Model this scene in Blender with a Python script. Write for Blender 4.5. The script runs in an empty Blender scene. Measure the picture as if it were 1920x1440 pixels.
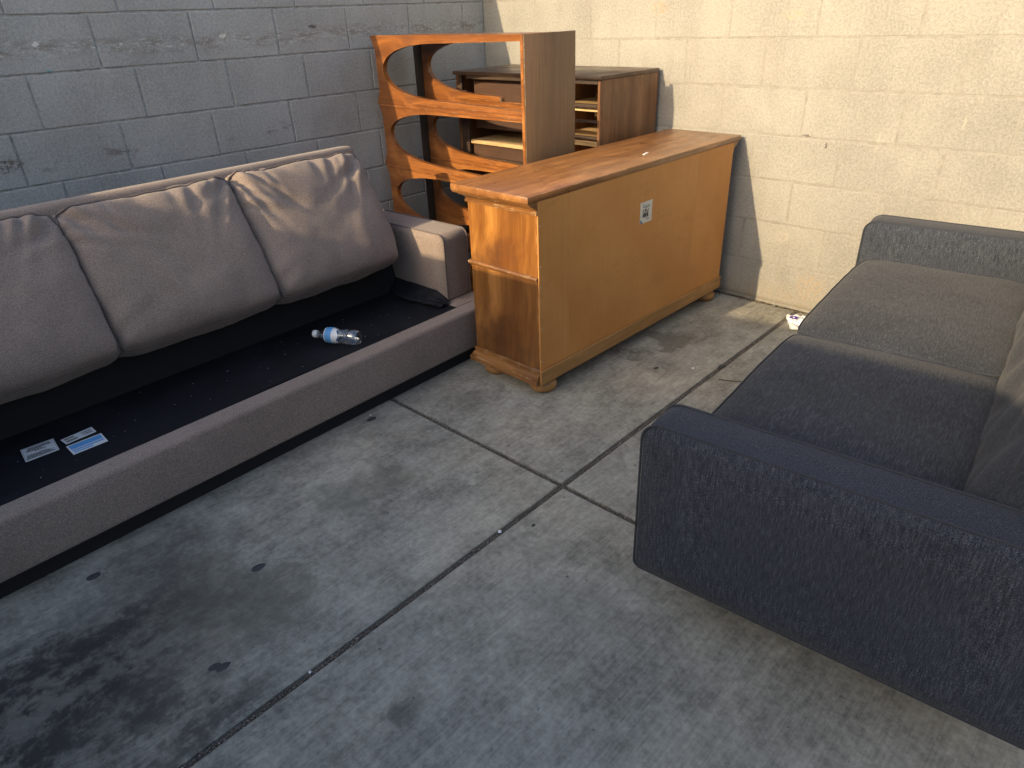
import bpy, bmesh, math, random
from mathutils import Vector, Matrix, noise
random.seed(7)
R = math.radians
C = bpy.context.scene.collection
S = bpy.context.scene

# ------------------------------------------------------------------ camera
cam = bpy.data.cameras.new('camera'); cam.sensor_width = 36; cam.lens = 1268.84 / 1920 * 36
cam.clip_start = 0.05; cam.clip_end = 500
camo = bpy.data.objects.new('camera', cam); C.objects.link(camo); S.camera = camo
rx, ry, rz = (Vector(v).normalized() for v in ((.7193, .6937, -.0372), (.3109, -.3695, -.8757), (-.6212, .6183, -.4815)))
m = Matrix((rx, -ry, -rz)).transposed().to_4x4(); m.translation = Vector((3.3726, -3.2481, 1.3730)); camo.matrix_world = m

# ------------------------------------------------------------------ sky, sun, exposure
W = bpy.data.worlds.new('World'); S.world = W; W.use_nodes = True
wn = W.node_tree; bg = wn.nodes['Background']
sk = wn.nodes.new('ShaderNodeTexSky'); sk.sky_type = 'NISHITA'; sk.sun_disc = False
sk.sun_elevation = R(21.4); sk.sun_rotation = R(180 + 6.7); sk.air_density = 1.0; sk.dust_density = 4.0; sk.ozone_density = 0.7
wn.links.new(sk.outputs[0], bg.inputs[0]); bg.inputs[1].default_value = 0.15
sl = bpy.data.lights.new('sun', 'SUN'); sl.energy = 3.35; sl.angle = R(0.45); sl.color = (1.0, .77, .46)
so = bpy.data.objects.new('sun', sl); C.objects.link(so)
so.rotation_euler = Vector((.116, 1, -.394)).to_track_quat('-Z', 'Y').to_euler(); so.location = (0, -8, 6)
S.view_settings.view_transform = 'Standard'; S.view_settings.look = 'None'
S.view_settings.exposure = 1.0; S.view_settings.gamma = 1.0; S.view_settings.use_curve_mapping = False

# ------------------------------------------------------------------ node helpers
class NT:
    def __init__(s, name):
        s.m = bpy.data.materials.new(name); s.m.use_nodes = True
        s.t = s.m.node_tree; s.b = s.t.nodes['Principled BSDF']
    def n(s, typ, props=None, **ins):
        nd = s.t.nodes.new('ShaderNode' + typ)
        for k, v in (props or {}).items(): setattr(nd, k, v)
        for k, v in ins.items():
            k = int(k[1:]) if k[0] == '_' and k[1:].isdigit() else k.replace('_', ' ')
            s.put(nd.inputs[k], v)
        return nd
    def put(s, sock, v):
        if isinstance(v, bpy.types.NodeSocket): s.t.links.new(v, sock)
        elif isinstance(v, bpy.types.Node): s.t.links.new(v.outputs[0], sock)
        else: sock.default_value = v
    def co(s, kind='Object'): return s.n('TexCoord').outputs[kind]
    def pos(s): return s.n('NewGeometry').outputs['Position']
    def rnd(s): return s.n('ObjectInfo').outputs['Random']
    def mapp(s, v, sc=(1, 1, 1), loc=(0, 0, 0), rot=(0, 0, 0)):
        return s.n('Mapping', Vector=v, Scale=sc, Location=loc, Rotation=rot).outputs[0]
    def noise(s, v, scale, detail=4, rough=.55, dist=0):
        return s.n('TexNoise', Vector=v, Scale=scale, Detail=detail, Roughness=rough, Distortion=dist).outputs[0]
    def math(s, op, a, b=0.0, c=0.0, clamp=False): return s.n('Math', {'operation': op, 'use_clamp': clamp}, _0=a, _1=b, _2=c).outputs[0]
    def ramp(s, f, lo, hi, a=0.0, b=1.0): return s.n('MapRange', {'interpolation_type': 'SMOOTHSTEP'}, _0=f, _1=lo, _2=hi, _3=a, _4=b).outputs[0]
    def mix(s, f, a, b, mode='MIX'):
        nd = s.n('Mix', {'data_type': 'RGBA', 'blend_type': mode})
        s.put(nd.inputs[0], f); s.put(nd.inputs[6], a); s.put(nd.inputs[7], b); return nd.outputs[2]
    def scale(s, col, f): # multiply a colour by a scalar
        return s.n('VectorMath', {'operation': 'SCALE'}, _0=col[:3] if isinstance(col, tuple) else col, Scale=f).outputs[0]
    def bump(s, h, strength, dist, normal=None):
        nd = s.n('Bump', Strength=strength, Distance=dist, Height=h)
        if normal: s.put(nd.inputs['Normal'], normal)
        return nd.outputs[0]
    def out(s, col=None, rough=None, normal=None, **kw):
        if col is not None: s.put(s.b.inputs['Base Color'], col)
        if rough is not None: s.put(s.b.inputs['Roughness'], rough)
        if normal is not None: s.put(s.b.inputs['Normal'], normal)
        for k, v in kw.items(): s.put(s.b.inputs[k.replace('_', ' ')], v)
        return s.m
c4 = lambda r, g, b: (r, g, b, 1)

def mat_plain(name, col, rough=.6, **kw): return NT(name).out(c4(*col), rough, **kw)

PALE, RUST, DARK = (.34, .31, .25), (.36, .22, .10), (.035, .03, .028)
MARKS_R = [(1.252, 1.365, .06, .035, (.30, .20, .10), .6), (2.170, .795, .006, .016, DARK, .8),
           (2.077, .833, .030, .006, DARK, .7), (2.382, .828, .005, .05, PALE, .8), (2.683, .926, .005, .03, PALE, .7), (2.042, .36, .04, .04, PALE, .6), (2.215, .13, .09, .08, RUST, .35), (1.933, 1.317, .07, .02, (.40, .28, .16), .5)]
MARKS_L = [(-2.403, 1.234, .012, .008, (.10, .36, .36), .8), (-2.417, 1.334, .014, .008, (.7, .7, .62), .9), (-1.664, 1.326, .02, .010, (.7, .7, .62), .9), (-2.654, .916, .07, .03, (.09, .065, .045), .8), (-1.188, 1.348, .03, .012, (.08, .06, .05), .8)]
MARKS = {False: MARKS_R, True: MARKS_L}
def mat_block(name, base, scuff):
    t = NT(name); p = t.pos()
    big = t.noise(p, 2.3, 3); mid = t.noise(p, 11, 4, .6); fine = t.noise(p, 150, 3, .65); pit = t.noise(p, 310, 2, .5)
    f = t.math('ADD', t.ramp(big, .3, .7, .88, 1.08), t.math('MULTIPLY', t.math('SUBTRACT', mid, .5), .18))
    f = t.math('ADD', f, t.math('ADD', t.ramp(fine, .35, .68, -.12, .10), t.ramp(t.noise(p, 88, 3, .7), .35, .65, -.10, .09)))
    f = t.math('ADD', f, t.math('MULTIPLY', t.math('SUBTRACT', t.rnd(), .5), .06))
    f = t.math('SUBTRACT', f, t.ramp(pit, .64, .74, 0, .16))
    col = t.scale(c4(*base), f)
    # warm dirty tint in places
    col = t.mix(t.ramp(t.noise(p, 3.1, 5, .6), .52, .75, 0, .22), col, c4(base[0] * .85, base[1] * .78, base[2] * .66))
    z = t.n('SeparateXYZ', Vector=p).outputs[2]
    dr = t.ramp(t.noise(t.mapp(p, (14, 14, .9)), 1.0, 5, .65), .42, .75)
    col = t.mix(t.math('MULTIPLY', dr, .16), col, c4(base[0] * .6, base[1] * .57, base[2] * .52))
    if scuff:   # a rubbed band with chips of paint gone along the shaded wall
        ps = t.mapp(p, (1, 1, 3.2))
        nz = t.noise(t.mapp(p, (1, .9, 1)), 1.6, 3)
        off = t.math('ABSOLUTE', t.math('SUBTRACT', z, t.math('ADD', 1.31, t.math('MULTIPLY', t.math('SUBTRACT', nz, .5), .08))))
        band = t.ramp(off, 0.0, .055, 1, 0)
        br = t.math('MULTIPLY', band, t.ramp(t.noise(ps, 9, 8, .75), .45, .58))
        col = t.mix(t.math('MULTIPLY', br, .55), col, c4(.17, .135, .10))
        wh = t.math('MULTIPLY', band, t.ramp(t.noise(ps, 30, 5, .75), .565, .62))
        col = t.mix(t.math('MULTIPLY', wh, .9), col, c4(.66, .64, .55))
        off2 = t.math('ABSOLUTE', t.math('SUBTRACT', z, .9))
        b2 = t.math('MULTIPLY', t.ramp(off2, 0, .05, 1, 0), t.ramp(t.noise(ps, 5, 8, .8), .53, .60))
        col = t.mix(t.math('MULTIPLY', b2, .6), col, c4(.10, .075, .06))
        dk = t.ramp(t.noise(t.mapp(p, (1, 1, .5)), 7, 5, .7), .68, .76)
        col = t.mix(t.math('MULTIPLY', dk, .35), col, c4(.10, .10, .10))
    else:
        sp = t.ramp(t.noise(t.mapp(p, (1, 1, .6)), 8, 6, .72), .66, .75)
        col = t.mix(t.math('MULTIPLY', sp, .45), col, c4(.52, .43, .27))
        low = t.ramp(z, .0, .16, 1, 0)
        col = t.mix(t.math('MULTIPLY', low, t.ramp(t.noise(p, 14, 5, .65), .35, .7, .1, .75)), col, c4(.24, .19, .12))
    xx = t.n('SeparateXYZ', Vector=p).outputs[0 if not scuff else 1]
    wv = t.math('MULTIPLY', t.math('SUBTRACT', t.noise(p, 38, 4, .7), .5), .045)
    for (mx, mz, ax, az, mc, am) in MARKS[scuff]:
        d1 = t.math('DIVIDE', t.math('ADD', t.math('SUBTRACT', xx, mx), wv), ax); d2 = t.math('DIVIDE', t.math('ADD', t.math('SUBTRACT', z, mz), wv), az)
        k = t.ramp(t.math('ADD', t.math('MULTIPLY', d1, d1), t.math('MULTIPLY', d2, d2)), .3, 1.0, am, 0)
        if ax > .03: k = t.math('MULTIPLY', k, t.ramp(t.noise(p, 60, 5, .75), .47, .56))
        col = t.mix(k, col, c4(*mc))
    dirt = t.math('MULTIPLY', t.ramp(z, .0, .04, 1, 0), .7)
    col = t.mix(dirt, col, c4(.09, .075, .055))
    h = t.math('ADD', t.math('MULTIPLY', fine, .6), t.math('MULTIPLY', t.noise(p, 480, 2), .4))
    h = t.math('SUBTRACT', h, t.ramp(pit, .62, .72, 0, .35))
    return t.out(col, .88, t.bump(h, .42, .004))

def mat_fabric(name, base, light, warp, lo=.42, hi=.72, sheen=.2, dirty=.2, streak=(330, 330, 330), speck=520, dust=.0):
    """woven cloth: long threads (streak), fine specks, dusty and rubbed patches"""
    t = NT(name); o = t.co()
    a = t.noise(t.mapp(o, streak), 1.0, 4, .62); c = t.noise(o, speck, 2, .6)
    w = t.math('ADD', t.math('MULTIPLY', a, warp), t.math('MULTIPLY', c, 1 - warp))
    f = t.ramp(w, lo, hi)
    col = t.mix(f, c4(*base), c4(*light))
    big = t.noise(o, 2.6, 5, .6); med = t.noise(o, 11, 5, .65)
    col = t.scale(col, t.math('ADD', t.ramp(big, .3, .7, 1 - dirty, 1 + dirty * .4), t.math('MULTIPLY', t.math('SUBTRACT', med, .5), dirty * .8)))
    if dust:
        dm = t.math('MULTIPLY', t.ramp(t.noise(o, 5, 6, .7), .5, .78), dust)
        col = t.mix(dm, col, c4(light[0] * .9, light[1] * .9, light[2] * .85))
    return t.out(col, .95, t.bump(t.math('ADD', t.math('MULTIPLY', a, .5), t.math('MULTIPLY', c, .5)), .28, .002), Sheen_Weight=sheen, Sheen_Roughness=.6, Specular_IOR_Level=.12)

def mat_wood(name, dark, mid, light, axis, rough=.45, sc=1.0, stain=.4, scratch=.5, edge=None, coat=.0):
    """axis: the grain direction 0, 1, 2 in object space"""
    t = NT(name); o = t.co()
    long = [22 * sc, 22 * sc, 22 * sc]; long[axis] = 1.5 * sc
    fine = [260, 260, 260]; fine[axis] = 5
    dist = t.noise(o, 2.2 * sc, 3)
    oo = t.n('VectorMath', {'operation': 'ADD'}, _0=t.mapp(o, tuple(long)), _1=t.scale(t.n('CombineXYZ', X=dist, Y=dist, Z=dist).outputs[0], 3.0)).outputs[0]
    a = t.noise(oo, 1.0, 5, .6); b = t.noise(t.mapp(o, tuple(fine)), 1.0, 3, .6)
    col = t.mix(t.ramp(a, .3, .72), c4(*dark), c4(*mid))
    col = t.mix(t.ramp(a, .5, .85), col, c4(*light))
    col = t.scale(col, t.ramp(b, .3, .7, .78, 1.14))
    st = t.noise(o, 3.4, 6, .65)
    col = t.mix(t.math('MULTIPLY', t.ramp(st, .5, .75), stain), col, c4(dark[0] * .45, dark[1] * .45, dark[2] * .5))
    sv = [26, 26, 26]; sv[axis] = 9
    s1 = t.ramp(t.noise(t.mapp(o, tuple(sv), rot=(.3, .5, .2)), 1.0, 7, .78), .70, .745)
    col = t.mix(t.math('MULTIPLY', s1, scratch), col, c4(.62, .46, .27))
    if edge:
        ed = t.n('Bevel', {'samples': 4}, Radius=.006).outputs[0]
        dt = t.n('VectorMath', {'operation': 'DOT_PRODUCT'}, _0=ed, _1=t.n('NewGeometry').outputs['Normal']).outputs['Value']
        wear = t.math('MULTIPLY', t.ramp(dt, .99, .9), t.ramp(t.noise(o, 18, 5, .7), .5, .62))
        col = t.mix(t.math('MULTIPLY', wear, edge), col, c4(.6, .46, .28))
    rg = t.ramp(st, .35, .7, rough - .08, rough + .16)
    return t.out(col, rg, t.bump(b, .12, .002), Coat_Weight=coat, Coat_Roughness=.35)

def mat_concrete():
    t = NT('concrete'); p = t.pos()
    big = t.noise(p, 1.1, 5, .6, .6); mid = t.noise(p, 4.5, 6, .65, .4); fine = t.noise(p, 55, 5, .7)
    broom = t.noise(t.mapp(p, (150, 7, 1), rot=(0, 0, R(-8))), 1.0, 4, .65)
    f = t.math('ADD', t.ramp(big, .32, .68, .82, 1.10), t.ramp(mid, .34, .66, -.17, .15))
    f = t.math('ADD', f, t.ramp(t.noise(t.mapp(p, (17, 9, 1)), 1.0, 8, .74), .36, .64, -.15, .15))
    f = t.math('ADD', f, t.ramp(fine, .34, .66, -.17, .15)); f = t.math('ADD', f, t.ramp(broom, .32, .68, -.11, .11))
    col = t.scale(t.mix(t.ramp(t.noise(p, 1.7, 4), .4, .65), c4(.268, .266, .232), c4(.298, .284, .236)), f)
    # worn pale scuffs
    pale = t.ramp(t.noise(t.mapp(p, (9, 4, 1)), 1.0, 7, .75), .60, .72)
    col = t.mix(t.math('MULTIPLY', pale, .35), col, c4(.34, .335, .30))
    wob = t.n('VectorMath', {'operation': 'SCALE'}, _0=t.n('VectorMath', {'operation': 'SUBTRACT'}, _0=t.n('TexNoise', Vector=p, Scale=5.5, Detail=5, Roughness=.65).outputs[1], _1=(.5, .5, .5)).outputs[0], Scale=.34).outputs[0]
    pw = t.n('VectorMath', {'operation': 'ADD'}, _0=p, _1=wob).outputs[0]
    def blob(x, y, ax, ay, ang, colr, amt, soft=.55, brk=None):
        nonlocal col
        d = t.n('VectorMath', {'operation': 'SUBTRACT'}, _0=pw, _1=(x, y, 0)).outputs[0]
        d = t.mapp(d, (1 / ax, 1 / ay, 0), rot=(0, 0, 0)) if not ang else t.mapp(t.mapp(d, rot=(0, 0, -ang)), (1 / ax, 1 / ay, 0))
        ln = t.n('VectorMath', {'operation': 'LENGTH'}, _0=d).outputs['Value']
        k = t.ramp(ln, soft, 1.0, amt, 0)
        if brk is not None:
            k = t.math('MULTIPLY', k, brk)
        col = t.mix(k, col, c4(*colr))
    oil = t.ramp(t.math('ADD', t.math('MULTIPLY', t.noise(t.mapp(p, (1.5, .7, 1), rot=(0, 0, .15)), 6, 10, .72), .6), t.math('MULTIPLY', t.noise(p, 26, 8, .75), .4)), .43, .56)
    oil2 = t.ramp(t.noise(p, 16, 8, .75), .30, .62, .35, 1)
    blob(1.88, -3.25, .46, .62, .1, (.075, .070, .062), .75, .1)
    blob(1.80, -3.22, .36, .52, .1, (.020, .019, .018), .92, .1, oil)
    blob(2.16, -3.10, .28, .34, .2, (.028, .027, .025), .75, .1, oil)
    blob(1.93, -3.45, .6, .38, 0, (.018, .018, .018), .9, .2, oil)
    # an old tide mark
    for (tx, ty, tr) in ((2.62, -2.92, .16), (1.872, -.69, .085), (1.93, -2.79, .17)):
        ln = t.n('VectorMath', {'operation': 'LENGTH'}, _0=t.n('VectorMath', {'operation': 'SUBTRACT'}, _0=pw, _1=(tx, ty, 0)).outputs[0]).outputs['Value']
        ring = t.ramp(t.math('ABSOLUTE', t.math('SUBTRACT', ln, tr)), .0, .014, .30, 0)
        col = t.mix(t.math('MULTIPLY', ring, oil2), col, c4(.12, .112, .092))
    blob(1.56, -2.90, .22, .30, 0, (.05, .048, .043), .75, .2, oil2)
    blob(1.93, -2.79, .17, .17, .4, (.095, .095, .075), .72, .45, oil2)
    blob(1.77, -2.90, .20, .22, .4, (.08, .08, .064), .6, .3, oil2)
    blob(1.74, -2.30, .14, .24, -.2, (.115, .115, .086), .6, .45, oil2)
    blob(1.60, -1.68, .09, .07, 0, (.10, .095, .08), .55, .3, oil2)
    blob(1.60, -1.55, .07, .05, 0, (.10, .095, .08), .5, .3, oil2)
    blob(1.872, -.69, .10, .085, .3, (.095, .086, .066), .66, .62)
    blob(1.90, -.80, .07, .06, .3, (.095, .086, .066), .6, .55)
    blob(1.80, -.94, .045, .13, -.75, (.05, .042, .036), .7, .2, oil2)
    blob(1.98, -.98, .05, .04, 0, (.10, .095, .08), .5, .3)
    blob(2.55, -2.26, .25, .14, .3, (.135, .135, .12), .4, .2, oil2)
    blob(2.46, -2.74, .05, .06, 0, (.07, .07, .065), .7, .3, oil2)
    blob(1.93, -1.99, .055, .19, .35, (.42, .42, .36), .75, .2, t.ramp(t.noise(p, 26, 6, .75), .5, .6))
    blob(1.86, -2.34, .06, .35, .3, (.34, .34, .32), .5, .1, t.ramp(t.noise(p, 20, 6, .75), .52, .64))
    y = t.n('SeparateXYZ', Vector=p).outputs[1]
    col = t.mix(t.math('MULTIPLY', t.ramp(y, -.035, -.004, 0, 1), t.ramp(t.noise(p, 22, 5, .7), .3, .62)), col, c4(.07, .055, .04))
    spk = t.ramp(t.noise(p, 42, 2, .5), .73, .76)
    col = t.mix(t.math('MULTIPLY', spk, .6), col, c4(.04, .04, .04))
    h = t.math('ADD', t.math('MULTIPLY', fine, .5), t.math('MULTIPLY', broom, .8))
    return t.out(col, t.ramp(mid, .3, .7, .72, .92), t.bump(h, .3, .004))

def mat_grain(name, cols, rough=.9):
    t = NT(name); r = t.noise(t.pos(), 190, 1, .5)
    col = t.mix(t.ramp(r, .4, .6), c4(*cols[0]), c4(*cols[1])); col = t.mix(t.ramp(t.noise(t.pos(), 260, 1), .6, .66), col, c4(*cols[2]))
    return t.out(col, rough)

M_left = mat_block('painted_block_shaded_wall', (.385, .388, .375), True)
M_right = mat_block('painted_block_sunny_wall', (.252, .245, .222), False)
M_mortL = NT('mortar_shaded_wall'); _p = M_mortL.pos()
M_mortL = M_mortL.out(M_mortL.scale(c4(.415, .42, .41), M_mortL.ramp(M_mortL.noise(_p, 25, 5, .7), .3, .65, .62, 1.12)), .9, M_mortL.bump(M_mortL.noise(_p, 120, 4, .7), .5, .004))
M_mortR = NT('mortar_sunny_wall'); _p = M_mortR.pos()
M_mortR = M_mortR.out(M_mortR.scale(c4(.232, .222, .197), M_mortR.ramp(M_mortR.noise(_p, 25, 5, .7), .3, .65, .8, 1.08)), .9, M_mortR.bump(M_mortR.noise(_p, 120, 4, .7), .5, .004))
M_conc = mat_concrete()
M_dirt = mat_grain('dark_dirt', [(.07, .063, .053), (.10, .09, .076), (.15, .135, .115)])
M_gravel = mat_grain('joint_grit', [(.07, .06, .05), (.17, .15, .13), (.42, .39, .35)])
M_litter = mat_grain('wall_foot_grit', [(.10, .08, .055), (.22, .18, .12), (.45, .4, .32)])
M_taupe = mat_fabric('taupe_weave', (.165, .127, .108), (.36, .292, .252), .5, .38, .66, .15, .14, (310, 310, 310), 560)
M_navy = mat_fabric('charcoal_blue_weave', (.0140, .0180, .0285), (.155, .170, .200), .34, .42, .80, .06, .10, (330, 330, 34), 680, .04)
M_navy_seat = mat_fabric('charcoal_blue_seat_weave', (.019, .0225, .031), (.112, .122, .142), .5, .42, .80, .07, .16, (34, 260, 260), 520, .08)
M_navy_back = mat_fabric('charcoal_blue_back_weave', (.021, .0245, .033), (.115, .123, .140), .5, .42, .82, .06, .12, (300, 300, 40), 520, .05)
M_navypipe = mat_plain('dark_piping', (.028, .032, .042), .9)
M_taupepipe = mat_plain('taupe_piping', (.125, .103, .095), .9)
t = NT('black_dust_cloth'); _p = t.co()
_d = t.ramp(t.noise(_p, 3.5, 6, .65), .45, .75)
M_black = t.out(t.mix(t.math('MULTIPLY', _d, .6), c4(.0045, .0055, .009), c4(.016, .019, .027)), .72, t.bump(t.noise(_p, 300, 2), .25, .002), Specular_IOR_Level=.3)
M_matblack = mat_plain('black_lining', (.006, .006, .008), .9)
t = NT('fibreboard_back'); o = t.co()
_v = t.n('SeparateXYZ', Vector=o)
fy = _v.outputs[1]
_st = t.noise(t.mapp(o, (1, 60, 3)), 1.0, 4, .6); _bg = t.noise(o, 2.5, 4, .6); _fi = t.noise(o, 330, 2, .6)
col = t.scale(t.mix(t.ramp(_bg, .35, .68), c4(.50, .215, .052), c4(.56, .255, .070)), t.math('ADD', t.ramp(_st, .3, .7, .975, 1.025), t.math('MULTIPLY', t.math('SUBTRACT', _fi, .5), .22)))
sc = t.ramp(t.noise(t.mapp(o, (30, 11, 26), rot=(.8, 0, 0)), 1.0, 7, .82), .69, .72)
col = t.mix(t.math('MULTIPLY', sc, .6), col, c4(.60, .42, .20))
_wy = t.n('SeparateXYZ', Vector=t.pos()).outputs[1]
for _y in (-1.320, -1.345, -.410):
    _ln = t.ramp(t.math('ABSOLUTE', t.math('SUBTRACT', _wy, _y)), .0, .003, .38, 0)
    col = t.mix(t.math('MULTIPLY', _ln, t.ramp(t.noise(t.pos(), 7, 4, .7), .3, .6)), col, c4(.62, .42, .18))
_sm = t.ramp(t.noise(t.mapp(t.pos(), (1, 2, 5)), 2.0, 6, .7), .52, .75)
col = t.mix(t.math('MULTIPLY', _sm, .30), col, c4(.30, .125, .03))
M_board = t.out(col, .62, t.bump(_fi, .12, .001))
M_rail = mat_wood('pale_back_rail_wood', (.34, .175, .055), (.43, .23, .078), (.49, .275, .105), 1, .55, 1.0, .1, .2)
M_ctop = mat_wood('sideboard_top_wood', (.19, .078, .024), (.34, .150, .047), (.43, .205, .070), 1, .34, 1.0, .3, .9, .5, .2)
M_cend = mat_wood('sideboard_end_wood', (.14, .048, .010), (.33, .138, .028), (.45, .215, .052), 2, .36, .55, .85, .35, .5, .2)
M_cend2 = mat_wood('sideboard_lower_end_wood', (.115, .044, .011), (.27, .118, .031), (.38, .178, .055), 2, .38, .55, .95, .35, .5, .2)
M_cmold = mat_wood('sideboard_moulding_wood', (.15, .062, .018), (.27, .122, .036), (.37, .178, .06), 0, .38, 1.0, .6, .4, .7, .2)
M_foot = mat_wood('bun_foot_wood', (.32, .16, .05), (.44, .23, .08), (.5, .28, .11), 2, .4, 1, .2, .1)
M_shelf = mat_wood('bookcase_orange_wood', (.15, .050, .011), (.29, .105, .023), (.37, .15, .038), 0, .38, .8, .35, .25, .3, .2)
M_spine = mat_wood('bookcase_side_panel_wood', (.185, .108, .054), (.20, .118, .060), (.215, .130, .069), 2, .5, .35, .25, .15, .8)
M_chest = mat_wood('chest_walnut', (.12, .055, .024), (.215, .104, .046), (.275, .142, .066), 2, .45, .8, .3, .3)
M_chesttop = mat_wood('chest_top_walnut', (.075, .043, .027), (.125, .077, .050), (.18, .118, .078), 0, .36, .8, .3, .3)
M_chestdark = mat_wood('chest_dark_rail', (.035, .021, .014), (.06, .037, .025), (.085, .052, .034), 0, .5, 1, .2, .15)
M_inner = mat_wood('chest_inner_plywood', (.20, .10, .05), (.29, .155, .08), (.34, .19, .10), 2, .6, 1, .2, .1)
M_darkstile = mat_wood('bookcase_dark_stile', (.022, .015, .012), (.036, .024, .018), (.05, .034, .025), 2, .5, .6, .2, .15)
M_chestin = mat_wood('chest_inside_brown', (.055, .024, .013), (.085, .040, .022), (.11, .055, .030), 0, .6, .5, .2, .1)
M_pine = mat_wood('pale_drawer_pine', (.46, .31, .15), (.60, .43, .22), (.68, .50, .28), 0, .6, 1, .1, .1)
M_metal = mat_plain('dull_steel', (.5, .48, .44), .35, Metallic=1.0)
M_white = mat_plain('white_paper', (.78, .78, .76), .7)
M_label = mat_plain('label_paper', (.62, .66, .70), .5)
M_cream = mat_plain('cream_label', (.60, .57, .48), .5)
M_blue = mat_plain('blue_print', (.10, .33, .68), .5)
M_ink = mat_plain('black_print', (.02, .02, .022), .6)
M_greyink = mat_plain('grey_print', (.20, .20, .2), .6)
M_slate = mat_plain('slate_blue_print', (.12, .19, .27), .6)
M_purple = mat_plain('purple_print', (.085, .03, .28), .6)
M_gum = mat_plain('old_gum', (.045, .046, .048), .8)
M_leaf = mat_plain('dry_twig', (.10, .055, .035), .8)
M_cap = mat_plain('white_bottle_cap', (.75, .77, .8), .4)
def mat_clear(name, tint, edge=.5, rough=.06, base=.06):
    t = NT(name); lw = t.n('LayerWeight', Blend=.35).outputs['Facing']
    tr = t.n('BsdfTransparent', Color=tint); gl = t.n('BsdfGlossy', Color=c4(1, 1, 1), Roughness=rough)
    mx = t.n('MixShader', _0=t.math('ADD', base, t.math('MULTIPLY', t.math('POWER', lw, 2.0), edge), clamp=True), _1=tr.outputs[0], _2=gl.outputs[0])
    t.t.links.new(mx.outputs[0], t.t.nodes['Material Output'].inputs[0]); return t.m
M_pet = mat_clear('clear_bottle_plastic', c4(.88, .92, .95), .9, .07, .2)
M_film = mat_clear('clear_film_plastic', c4(.96, .96, .95), .12, .3, .025)

# ------------------------------------------------------------------ mesh helpers
def link(name, me, mat=None, parent=None, loc=None):
    o = bpy.data.objects.new(name, me); C.objects.link(o)
    if mat and me and not len(me.materials): me.materials.append(mat)
    if parent: o.parent = parent
    if loc: o.location = loc
    return o
def mesh(name, v, f, smooth=False):
    me = bpy.data.meshes.new(name); me.from_pydata([tuple(x) for x in v], [], f); me.update()
    if smooth: me.shade_smooth()
    return me
def bm_mesh(name, bm, smooth=False, fix=True):
    if fix: bmesh.ops.recalc_face_normals(bm, faces=bm.faces)
    me = bpy.data.meshes.new(name); bm.to_mesh(me); bm.free()
    if smooth: me.shade_smooth()
    return me
def smooth_angle(o, a=35):
    o.data.shade_smooth()
    o.data.set_sharp_from_angle(angle=R(a))
def box_bm(lo, hi, bev=0.0, seg=2):
    bm = bmesh.new(); bmesh.ops.create_cube(bm, size=1)
    for v in bm.verts: v.co = [(lo[i] + hi[i]) / 2 + v.co[i] * (hi[i] - lo[i]) for i in range(3)]
    if bev: bmesh.ops.bevel(bm, geom=list(bm.edges), offset=bev, segments=seg, profile=.5, affect='EDGES')
    return bm
def box(name, lo, hi, mat, parent=None, bev=0.002, seg=1):
    """a part whose own origin is the middle of its box"""
    c = Vector([(lo[i] + hi[i]) / 2 for i in range(3)])
    bm = box_bm([lo[i] - c[i] for i in range(3)], [hi[i] - c[i] for i in range(3)], bev, seg)
    o = link(name, bm_mesh(name, bm), mat, parent, c)
    if seg > 1: smooth_angle(o)
    return o
def empty(name, label, cat, loc, rz=0.0, group=None):
    o = bpy.data.objects.new(name, None); C.objects.link(o); o.location = loc; o.rotation_euler = (0, 0, rz); o.empty_display_size = .1
    return tag(o, label, cat, group)
def tag(o, label, cat, group=None):
    o['label'] = label; o['category'] = cat
    if group: o['group'] = group
    return o
def tube(pts, r, seg=6, closed=False):
    """vertices and faces of a round cord along pts"""
    v, f = [], []; n = len(pts); pts = [Vector(q) for q in pts]; up = None
    for i in range(n):
        a = pts[i - 1] if (i or closed) else pts[i]; b = pts[(i + 1) % n] if (i < n - 1 or closed) else pts[i]
        d = (b - a).normalized()
        if up is None: up = d.orthogonal().normalized()
        up = (up - d * up.dot(d)).normalized(); s = d.cross(up)
        for k in range(seg):
            t = 2 * math.pi * k / seg; v.append(pts[i] + (up * math.cos(t) + s * math.sin(t)) * r)
    for i in range(n if closed else n - 1):
        for k in range(seg):
            j = (i + 1) % n; f.append((i * seg + k, i * seg + (k + 1) % seg, j * seg + (k + 1) % seg, j * seg + k))
    if not closed: f.append(tuple(range(seg - 1, -1, -1))); f.append(tuple((n - 1) * seg + k for k in range(seg)))
    return v, f
def cord(name, pts, r, mat, parent, seg=6, closed=False):
    v, f = tube(pts, r, seg, closed); return link(name, mesh(name, v, f, True), mat, parent)
def lathe(name, prof, mat, parent=None, seg=32, loc=None, smooth=True, cap=True):
    v, f = [], []
    for (r, z) in prof:
        for k in range(seg): a = 2 * math.pi * k / seg; v.append((r * math.cos(a), r * math.sin(a), z))
    for i in range(len(prof) - 1):
        for k in range(seg): f.append((i * seg + k, i * seg + (k + 1) % seg, (i + 1) * seg + (k + 1) % seg, (i + 1) * seg + k))
    if cap: f.append(tuple(range(seg - 1, -1, -1))); f.append(tuple((len(prof) - 1) * seg + k for k in range(seg)))
    o = link(name, mesh(name, v, f), mat, parent, loc)
    if smooth: smooth_angle(o, 50)
    return o
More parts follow.
